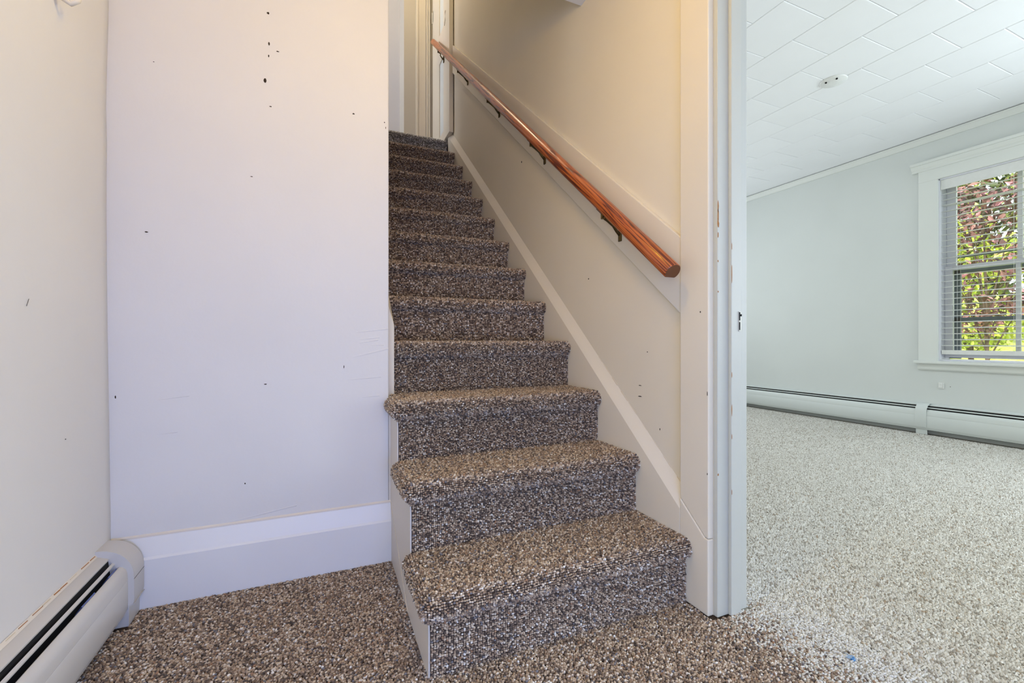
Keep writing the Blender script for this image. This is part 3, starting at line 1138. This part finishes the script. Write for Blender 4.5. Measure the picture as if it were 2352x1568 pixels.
ho = (XLW, 0.3, 0)
hh = tag(empty('baseboard_heater', ho), 'off-white baseboard heater with rounded end cap on the left wall', 'heater')
fnh = lambda p, q, t: (XLW + 0.001 + p, t, q)
heater(hh, ho, fnh, -0.1, 1.556, 1.0, 'heater', [(1.36, 1.425), (1.50, 1.55)])
m = MB()
capo = [(0, 0.0), (0.072, 0.0), (0.073, 0.056), (0.0835, 0.060), (0.0855, 0.072), (0.0855, 0.128)] + [(0.0855 * math.cos(a) ** 0.9, 0.135 + 0.086 * math.sin(a)) for a in np.linspace(0.08, PI / 2 - 0.02, 12)] + [(0, 0.221)]
m.prism(capo, 1.552, 1.6275, fnh)
cap = m.build('end_cap', 'heater', hh, ho, angle=32)
m = MB()
m.prism([(0.0725, 0.0), (0.0742, 0.0), (0.0752, 0.056), (0.0868, 0.0605), (0.0872, 0.0625), (0.0725, 0.058)], 1.550, 1.6278, fnh)
m.build('cap_skirt', 'heater', cap, ho)
m = MB()
m.tube([(XLW + 0.0865, 1.5525, 0.130), (XLW + 0.0865, 1.627, 0.130)], 0.0007, 6)
m.build('cap_seam', 'black', cap, ho)
m = MB()   # caulk between heater and wall
m.prism([(0, 0.2066), (0.006, 0.2062), (0.003, 0.2105), (0, 0.214)], -0.1, 1.552, fnh)
m.build('caulk_bead', 'panelpaint', hh, ho)
for i in range(12):
    y0_ = 1.05 + i * 0.042 + random.uniform(-0.012, 0.012)
    m = MB()
    m.tube([(XLW + 0.0035, y0_, 0.212), (XLW + 0.004, y0_ + random.uniform(0.015, 0.045), 0.2115)], random.uniform(0.0006, 0.0013), 5)
    m.build('caulk_crack', 'wood_raw' if i % 3 else 'caulk', hh, ho)

ro = (XWIN, 2.0, 0)
rh = tag(empty('baseboard_heater', ro), 'long pale baseboard heater with splice cover under the window', 'heater')
fnr = lambda p, q, t: (XWIN - 0.001 - p, t, q)
heater(rh, ro, fnr, -1.2, 4.58, 1.25, 'room_heater', None, 0.002)
m = MB()
spl = [(0, 0.262), (0.03, 0.264), (0.062, 0.250), (0.082, 0.226), (0.0935, 0.196), (0.0935, 0.072), (0.090, 0.060), (0.076, 0.046), (0.0755, 0.004), (0.074, 0.004), (0.0735, 0.047), (0.086, 0.062), (0.0915, 0.074), (0.0915, 0.195), (0.080, 0.224), (0.061, 0.247), (0.03, 0.261), (0, 0.259)]
m.prism(spl, 2.006, 2.084, fnr)
m.build('splice_cover', 'room_heater', rh, ro, angle=32)
m = MB()
m.box(XWIN - 0.0895, XWIN - 0.0888, 2.415, 2.4165, 0.075, 0.165)
m.build('cover_joint', 'black', rh, ro)

# ------------------------------------------------------------------ window of the bright room
w_or = (XWIN, (WY0 + WY1) / 2, WZ0)
win = struct(empty('window_1', w_or), 'white double-hung window with wide casing and moulded head', 'window')


def wpart(name, mat, boxes, parent=win, bevel=0.0015):
    m = MB()
    for b in boxes:
        m.box(*b)
    return m.build(name, mat, parent, w_or, bevel=bevel)


CX = XWIN - 0.020
wpart('side_casing', 'room_trim', [(CX, XWIN, WY1 - 0.004, 2.0922, WZ0, WZ1)])
wpart('side_casing', 'room_trim', [(CX, XWIN, WY0 - 0.122, WY0 + 0.004, WZ0, WZ1)])
wpart('head_casing', 'room_trim', [(CX, XWIN, WY0 - 0.122, 2.0922, WZ1, 2.262)])
m = MB()
pf = [(0, 2.248), (0.026, 2.248), (0.027, 2.262), (0.036, 2.272), (0.044, 2.292), (0.046, 2.300), (0.056, 2.302), (0.056, 2.324), (0, 2.326)]
m.prism(pf, WY0 - 0.165, 2.1345, lambda p, q, t: (XWIN - p, t, q))
m.build('head_moulding', 'room_trim', win, w_or)
m = MB()
pf = [(-0.02, 0.600), (0.050, 0.600), (0.055, 0.606), (0.055, 0.620), (0.050, 0.6255), (-0.02, 0.6255)]
m.prism(pf, WY0 - 0.14, 2.112, lambda p, q, t: (XWIN - p, t, q))
m.build('stool', 'room_trim', win, w_or)
m = MB()
pf = [(0, 0.545), (0.014, 0.545), (0.022, 0.556), (0.022, 0.578), (0.028, 0.590), (0.028, 0.600), (0, 0.600)]
m.prism(pf, WY0 - 0.125, 2.096, lambda p, q, t: (XWIN - p, t, q))
m.build('apron', 'room_trim', win, w_or)
wpart('jamb_liner', 'vinyl', [(XWIN, XO, WY1 - 0.012, WY1 + 0.001, WZ0, WZ1)])
wpart('jamb_liner', 'vinyl', [(XWIN, XO, WY0 - 0.001, WY0 + 0.012, WZ0, WZ1)])
wpart('jamb_head', 'vinyl', [(XWIN, XO, WY0, WY1, WZ1 - 0.012, WZ1 + 0.001)])
wpart('sill', 'vinyl', [(XWIN + 0.001, XO + 0.03, WY0 + 0.012, WY1 - 0.012, WZ0 + 0.001, WZ0 + 0.014)])
ym = (WY0 + WY1) / 2
yA_, yB_ = WY0 + 0.013, WY1 - 0.013


def sash(x0, x1, z0, z1, sw, brw, trw):
    s = wpart('sash', 'vinyl', [(x0, x1, yA_, yA_ + sw, z0, z1), (x0, x1, yB_ - sw, yB_, z0, z1),
                                (x0, x1, yA_ + sw, yB_ - sw, z0, z0 + brw), (x0, x1, yA_ + sw, yB_ - sw, z1 - trw, z1)], win, 0.002)
    m = MB()
    m.box(x0 + 0.004, x1 - 0.004, ym - 0.013, ym + 0.013, z0 + brw, z1 - trw)
    m.build('muntin', 'vinyl', s, w_or)
    for a, b in ((yA_ + sw, ym - 0.013), (ym + 0.013, yB_ - sw)):
        m = MB()
        xm = (x0 + x1) / 2
        m.box(xm - 0.0015, xm + 0.0015, a, b, z0 + brw, z1 - trw)
        m.build('pane', 'glass', s, w_or)


sash(XWIN + 0.105, XWIN + 0.132, 1.385, WZ1 - 0.013, 0.058, 0.036, 0.05)
sash(XWIN + 0.072, XWIN + 0.099, WZ0 + 0.03, 1.42, 0.050, 0.055, 0.036)
wpart('storm_frame', 'storm', [(XO - 0.016, XO - 0.002, yA_, yA_ + 0.075, WZ0 + 0.02, WZ1), (XO - 0.016, XO - 0.002, yB_ - 0.075, yB_, WZ0 + 0.02, 1.41),
                               (XO - 0.016, XO - 0.002, yA_, yB_, 1.49, 1.512), (XO - 0.016, XO - 0.002, yA_, yB_, 1.36, 1.40), (XO - 0.016, XO - 0.002, yA_, yB_, 0.955, 0.99)])

b_or = (XWIN + 0.04, ym, WZ1)
blind = tag(empty('window_blind', b_or), 'white horizontal slat blind hanging open in the window', 'blind')
m = MB()
m.box(XWIN + 0.008, XWIN + 0.058, yA_ + 0.002, yB_ - 0.002, WZ1 - 0.060, WZ1 - 0.014)
m.build('headrail', 'blind', blind, b_or)
m = MB()
m.box(XWIN + 0.002, XWIN + 0.008, yA_ + 0.001, yB_ - 0.001, WZ1 - 0.095, WZ1 - 0.013)
m.build('valance', 'blind', blind, b_or, bevel=0.002)
m = MB()
seg = 6
vs, fs = [], []
for i in range(seg + 1):
    t = i / seg - 0.5
    zz = 0.0035 * (1 - (2 * t) ** 2)
    xx = t * 0.050
    vs += [(xx, yA_ + 0.003 - ym, zz), (xx, yB_ - 0.003 - ym, zz), (xx, yB_ - 0.003 - ym, zz - 0.0022), (xx, yA_ + 0.003 - ym, zz - 0.0022)]
for i in range(seg):
    a, b = i * 4, i * 4 + 4
    fs += [(a, a + 1, b + 1, b), (a + 3, b + 3, b + 2, a + 2), (a, b, b + 3, a + 3), (a + 1, a + 2, b + 2, b + 1)]
fs += [(0, 3, 2, 1), (seg * 4, seg * 4 + 1, seg * 4 + 2, seg * 4 + 3)]
m.add(vs, fs)
s0 = m.build('slat', 'blind', blind)
zsl = np.arange(0.757, 2.05, 0.0487)
for i, z in enumerate(zsl):
    o = s0 if i == 0 else s0.copy()
    if i:
        COL.objects.link(o)
        o.parent = blind
    tilt = -0.10 + (0.22 if i == len(zsl) - 3 else 0.0) + random.uniform(-0.03, 0.03)
    o.location = (XWIN + 0.033 - b_or[0], 0, z - b_or[2])
    o.rotation_euler = (random.uniform(-0.0015, 0.0015), tilt, 0)
m = MB()
m.box(XWIN + 0.010, XWIN + 0.056, yA_ + 0.003, yB_ - 0.003, 0.682, 0.718)
m.build('bottom_rail', 'blind', blind, b_or, bevel=0.003)
for yy in (1.205, 1.528, 1.848):
    m = MB()
    for xx in (XWIN + 0.0075, XWIN + 0.0585):
        m.tube([(xx, yy, 0.70), (xx, yy, 2.06)], 0.0009, 5)
    m.build('ladder_cord', 'blind', blind, b_or)

# ------------------------------------------------------------------ small things in the room
m = MB()
c = (3.152, 1.848, ZC)
m.lathe([(0.078, 0.0), (0.078, -0.003), (0.072, -0.007), (0.050, -0.015), (0.028, -0.0205), (0.006, -0.022)], c, 'Z', 40)
cp = tag(m.build('ceiling_cover_plate', 'white_plastic', None, c, smooth=True), 'round white cover plate with two dark screw holes on the tiled ceiling', 'cover plate')
for dx, dy in ((-0.052, 0.016), (-0.036, -0.042)):
    m = MB()
    m.lathe([(0.006, -0.0105), (0.006, -0.0175), (0.004, -0.019)], (c[0] + dx, c[1] + dy, c[2]), 'Z', 14)
    m.build('screw_hole', 'black', cp, c)

j_or = (XWIN, 1.9462, 0.4137)
m = MB()
m.box(XWIN - 0.007, XWIN, 1.9462 - 0.019, 1.9462 + 0.017, 0.392, 0.444)
jk = tag(m.build('wall_jack', 'white_plastic', None, j_or, bevel=0.004, seg=3), 'small white cable jack on the wall below the window', 'wall jack')
m = MB()
m.box(XWIN - 0.016, XWIN - 0.006, 1.9462 - 0.010, 1.9462 + 0.012, 0.402, 0.438)
m.build('jack_cover', 'white_plastic', jk, j_or, bevel=0.003)
fwn = lambda p, q, t: (XWIN - t, p, q)
chip('nail_hole', 'hole', wall_window, (0, 0, 0), blob(1.888, 0.4157, 0.0035, 0.004, 7, 3), fwn)

bc = (1.217, 0.667, 0.0)
m = MB()
pts = blob(0, 0, 0.0085, 0.0065, 9, 9)
vs = [(bc[0] + p[0], bc[1] + p[1], 0.0045 + 0.001 * math.sin(3 * i)) for i, p in enumerate(pts)] + [(bc[0], bc[1], 0.0095)]
vs += [(bc[0] + p[0], bc[1] + p[1], 0.001) for p in pts]
n9 = len(pts)
m.add(vs, [(i, (i + 1) % n9, n9) for i in range(n9)] + [(i, n9 + 1 + i, n9 + 1 + (i + 1) % n9, (i + 1) % n9) for i in range(n9)] + [tuple(range(n9 + 1, 2 * n9 + 1))])
scrap = tag(m.build('blue_scrap', 'blue', None, bc), 'small scrap of bright blue fluff lying on the pale carpet', 'scrap')
m = MB()
for i in range(26):
    a = random.uniform(0, 2 * PI)
    r1 = random.uniform(0.006, 0.03)
    a2 = a + random.uniform(-0.3, 0.3)
    ex = -0.5 * r1
    m.tube([(bc[0] + 0.005 * math.cos(a) , bc[1] + 0.004 * math.sin(a), 0.0075), (bc[0] + r1 * math.cos(a2) * 0.6 + ex * 0.8, bc[1] + r1 * math.sin(a2) * 0.6 - ex * 0.5, 0.0082)], 0.0006, 4)
m.build('fibre', 'bluefuzz', scrap, bc)

# coat hook near the top of the left wall, only its tip in the picture
KY, KX = 1.357, XLW - 0.006
k_or = (KX, KY, 1.62)
hook = tag(empty('coat_hook', k_or), 'white painted coat hook high on the left wall near the corner', 'hook')
m = MB()
m.prism([(KY - 0.011, 1.607), (KY + 0.011, 1.607), (KY + 0.013, 1.665), (KY, 1.676), (KY - 0.013, 1.665)], KX, KX + 0.009, fn_x)
m.build('hook_plate', 'trim', hook, k_or, bevel=0.002)
m = MB()
m.tube([(KX + 0.006, KY, 1.622), (KX + 0.022, KY, 1.598), (KX + 0.036, KY, 1.590), (KX + 0.048, KY, 1.600), (KX + 0.052, KY, 1.618)], 0.006, 10)
m.tube([(KX + 0.006, KY, 1.655), (KX + 0.035, KY, 1.672), (KX + 0.062, KY, 1.70)], 0.006, 10)
m.build('hook_arm', 'trim', hook, k_or, smooth=True)

# ------------------------------------------------------------------ ceiling lamp of the entry (above the frame)
LX, LY, LZ = 0.20, 0.74, 1.985
l_or = (LX, LY, ZH)
lamp = tag(empty('ceiling_lamp', l_or), 'lit opal globe lamp hanging from the entry ceiling', 'lamp')
m = MB()
m.lathe([(0.055, 0.0), (0.055, -0.012), (0.03, -0.024), (0.012, -0.03), (0.012, -0.16), (0.035, -0.17), (0.035, -0.20)], l_or, 'Z', 24)
m.build('canopy', 'bronze', lamp, l_or)
m = MB()
pf = []
for i in range(13):
    a = PI / 2 - PI * i / 12
    pf.append((max(0.004, 0.085 * math.cos(a)), LZ - ZH + 0.085 * math.sin(a)))
m.lathe(pf, l_or, 'Z', 24)
m.build('globe', 'globe', lamp, l_or, smooth=True)

u_or = (0.55, 3.45, 5.0)  # unseen lamp added to light the landing and upper stair wall
added_lamp = tag(empty('ceiling_lamp', u_or), 'unseen round lamp added on the ceiling to light the top of the stairs', 'lamp')
m = MB()
m.lathe([(0.15, 0.0), (0.15, -0.02), (0.14, -0.028)], u_or, 'Z', 24)
m.build('fill_lamp_base', 'white_plastic', added_lamp, u_or)
m = MB()
m.lathe([(0.135, -0.028), (0.13, -0.05), (0.10, -0.075), (0.05, -0.09), (0.01, -0.093)], u_or, 'Z', 24)
m.build('fill_lamp_shade', 'upfill', added_lamp, u_or, smooth=True)

# ------------------------------------------------------------------ landing: door and frame
d_or = (1.0, 4.0, ZUP)
door = struct(empty('door_1', d_or), 'white panelled door standing open at the top of the stairs', 'door')
DX0, DX1 = 1.002, 1.037
dy0, dy1 = 3.678, 4.298
zt_ = ZUP + 1.98
m = MB()
# stiles and rails around two recessed panels
m.box(DX0, DX1, dy0, 3.875, ZUP + 0.01, zt_)
m.box(DX0, DX1, 4.035, dy1, ZUP + 0.01, zt_)
m.box(DX0, DX1, 3.875, 4.035, ZUP + 0.01, ZUP + 0.10)
m.box(DX0, DX1, 3.875, 4.035, 3.372, 3.635)
m.box(DX0, DX1, 3.875, 4.035, zt_ - 0.12, zt_)
m.build('door_leaf', 'trim', door, d_or, bevel=0.002)
for za, zb2 in ((ZUP + 0.10, 3.372), (3.635, zt_ - 0.12)):
    m = MB()
    m.box(DX0 + 0.010, DX1 - 0.008, 3.875, 4.035, za, zb2)
    m.build('door_panel', 'room_trim', door, d_or)
m = MB()
m.tube([(DX0 - 0.001, 4.303, 3.93), (DX0 - 0.001, 4.303, 4.04)], 0.007, 8)
m.box(DX0 - 0.002, DX0 + 0.001, 4.262, 4.300, 3.935, 4.035)
m.build('hinge', 'steel', door, d_or)
m = MB()
m.tube([(DX0 - 0.002, 3.80, 3.72), (DX0 - 0.006, 3.795, 3.70), (DX0 - 0.006, 3.793, 3.63), (DX0 - 0.005, 3.825, 3.60)], 0.0022, 6)
m.build('hook_latch', 'bronze', door, d_or)

f_or = (0.92, 4.35, ZUP)
ftrim = struct(empty('trim_6', f_or), 'white moulded door casing at the back of the landing', 'door frame')
for a, b, th in ((0.846, 0.870, 0.020), (0.873, 0.943, 0.013), (0.946, 0.966, 0.022), (0.969, 0.985, 0.030)):
    m = MB()
    m.box(a, b, 4.352 - th, 4.352, ZUP, ZUP + 2.1)
    m.build('casing_strip', 'trim', ftrim, f_or, bevel=0.003)

# ------------------------------------------------------------------ garden outside the window
m = MB()
vs = []
xs = np.linspace(XO + 0.02, 26, 14)
yy_ = np.linspace(-10, 18, 14)
for x in xs:
    for y in yy_:
        vs.append((x, y, -0.35 + 0.155 * max(0, x - 6) + 0.05 * math.sin(x * 1.7 + y)))
fs = []
for i in range(13):
    for j in range(13):
        fs.append((i * 14 + j, (i + 1) * 14 + j, (i + 1) * 14 + j + 1, i * 14 + j + 1))
m.add(vs, fs)
struct(m.build('lawn', 'lawn'), 'sunlit yellow-green lawn rising behind the window', 'lawn')


def tree(name, label, cat, base, clusters, nleaf, size, leaf, bark, trunk_r, seed):
    r = np.random.default_rng(seed)
    root = tag(empty(name, base), label, cat)
    m = MB()
    top = Vector((0, 0, max(c[2] for c in clusters)))
    m.tube([(0, 0, -0.1), (0.03, 0.02, top.z * 0.45), (0, 0.05, top.z)], [trunk_r, trunk_r * 0.7, trunk_r * 0.25], 8)
    for c in clusters:
        m.tube([(0.02, 0.02, c[2] * 0.4), (c[0] * 0.5, c[1] * 0.5, c[2] * 0.75), (c[0], c[1], c[2])], [trunk_r * 0.45, trunk_r * 0.3, trunk_r * 0.1], 6)
    m.build('trunk', bark, root)
    Vs, Fs = [], []
    per = nleaf // len(clusters)
    for c in clusters:
        d = r.normal(0, 1, (per, 3))
        d /= np.linalg.norm(d, axis=1)[:, None]
        P = np.array(c[:3]) + d * (r.random((per, 1)) ** 0.45) * np.array([c[3], c[3], c[3] * 0.8])
        N = d + r.normal(0, 0.6, (per, 3)) + np.array([0, 0, 0.4])
        N /= np.linalg.norm(N, axis=1)[:, None]
        T = np.cross(N, r.normal(0, 1, (per, 3)))
        T /= np.linalg.norm(T, axis=1)[:, None]
        B = np.cross(N, T)
        s = size * r.uniform(0.6, 1.4, (per, 1))
        quad = np.stack([P - T * s, P - B * s * 0.45 + N * s * 0.15, P + T * s, P + B * s * 0.45 + N * s * 0.15], 1)
        o = len(Vs) * 0
        Vs.append(quad.reshape(-1, 3))
    V = np.concatenate(Vs)
    n = len(V) // 4
    idx = np.arange(n)[:, None] * 4
    F = np.concatenate([idx + np.array([[0, 1, 2]]), idx + np.array([[0, 2, 3]])], 0)
    fast_mesh('foliage', V, F, leaf, root, False)
    return root


tree('burgundy_tree', 'burgundy-leaved tree just outside the window', 'tree', (8.0, 2.80, -0.05),
     [(0, 0.05, 1.2, 0.38), (-0.1, 0.35, 1.75, 0.4), (0.1, -0.25, 1.9, 0.42), (0, 0.15, 2.4, 0.42), (0.1, 0.3, 2.75, 0.4), (0, -0.3, 2.65, 0.35), (0, -0.35, 1.35, 0.25)], 1500, 0.05, 'leaf_red', 'bark', 0.024, 1)
tree('yellow_green_shrub', 'bright yellow-green shrub behind the burgundy tree', 'shrub', (9.6, 3.55, 0.15),
     [(0, 0, 0.8, 0.5), (0.2, -0.6, 1.0, 0.5), (0, 0.5, 1.2, 0.55), (0, 0.1, 1.8, 0.6), (0, -0.6, 1.9, 0.5), (0, 0.3, 2.5, 0.55)], 2600, 0.06, 'leaf_yel', 'bark', 0.04, 2)
tree('green_tree', 'dark green tree at the back of the garden', 'tree', (12.5, 4.4, 0.65),
     [(0, 0, 1.5, 1.0), (0, 0.9, 2.2, 1.0), (0.3, -0.7, 2.3, 0.95), (0, 0.3, 3.2, 1.1), (0, 1.2, 3.6, 1.0), (0, -0.9, 3.4, 0.8)], 4200, 0.09, 'leaf_dark', 'bark', 0.12, 3)
tree('green_shrub', 'low dark green shrub at the right of the garden view', 'shrub', (10.9, 2.1, 0.35),
     [(0, 0, 0.55, 0.55), (0, 0.5, 0.75, 0.5), (0.1, -0.5, 0.8, 0.5), (0, 0.1, 1.25, 0.45)], 2000, 0.06, 'leaf_dark', 'bark', 0.04, 4)
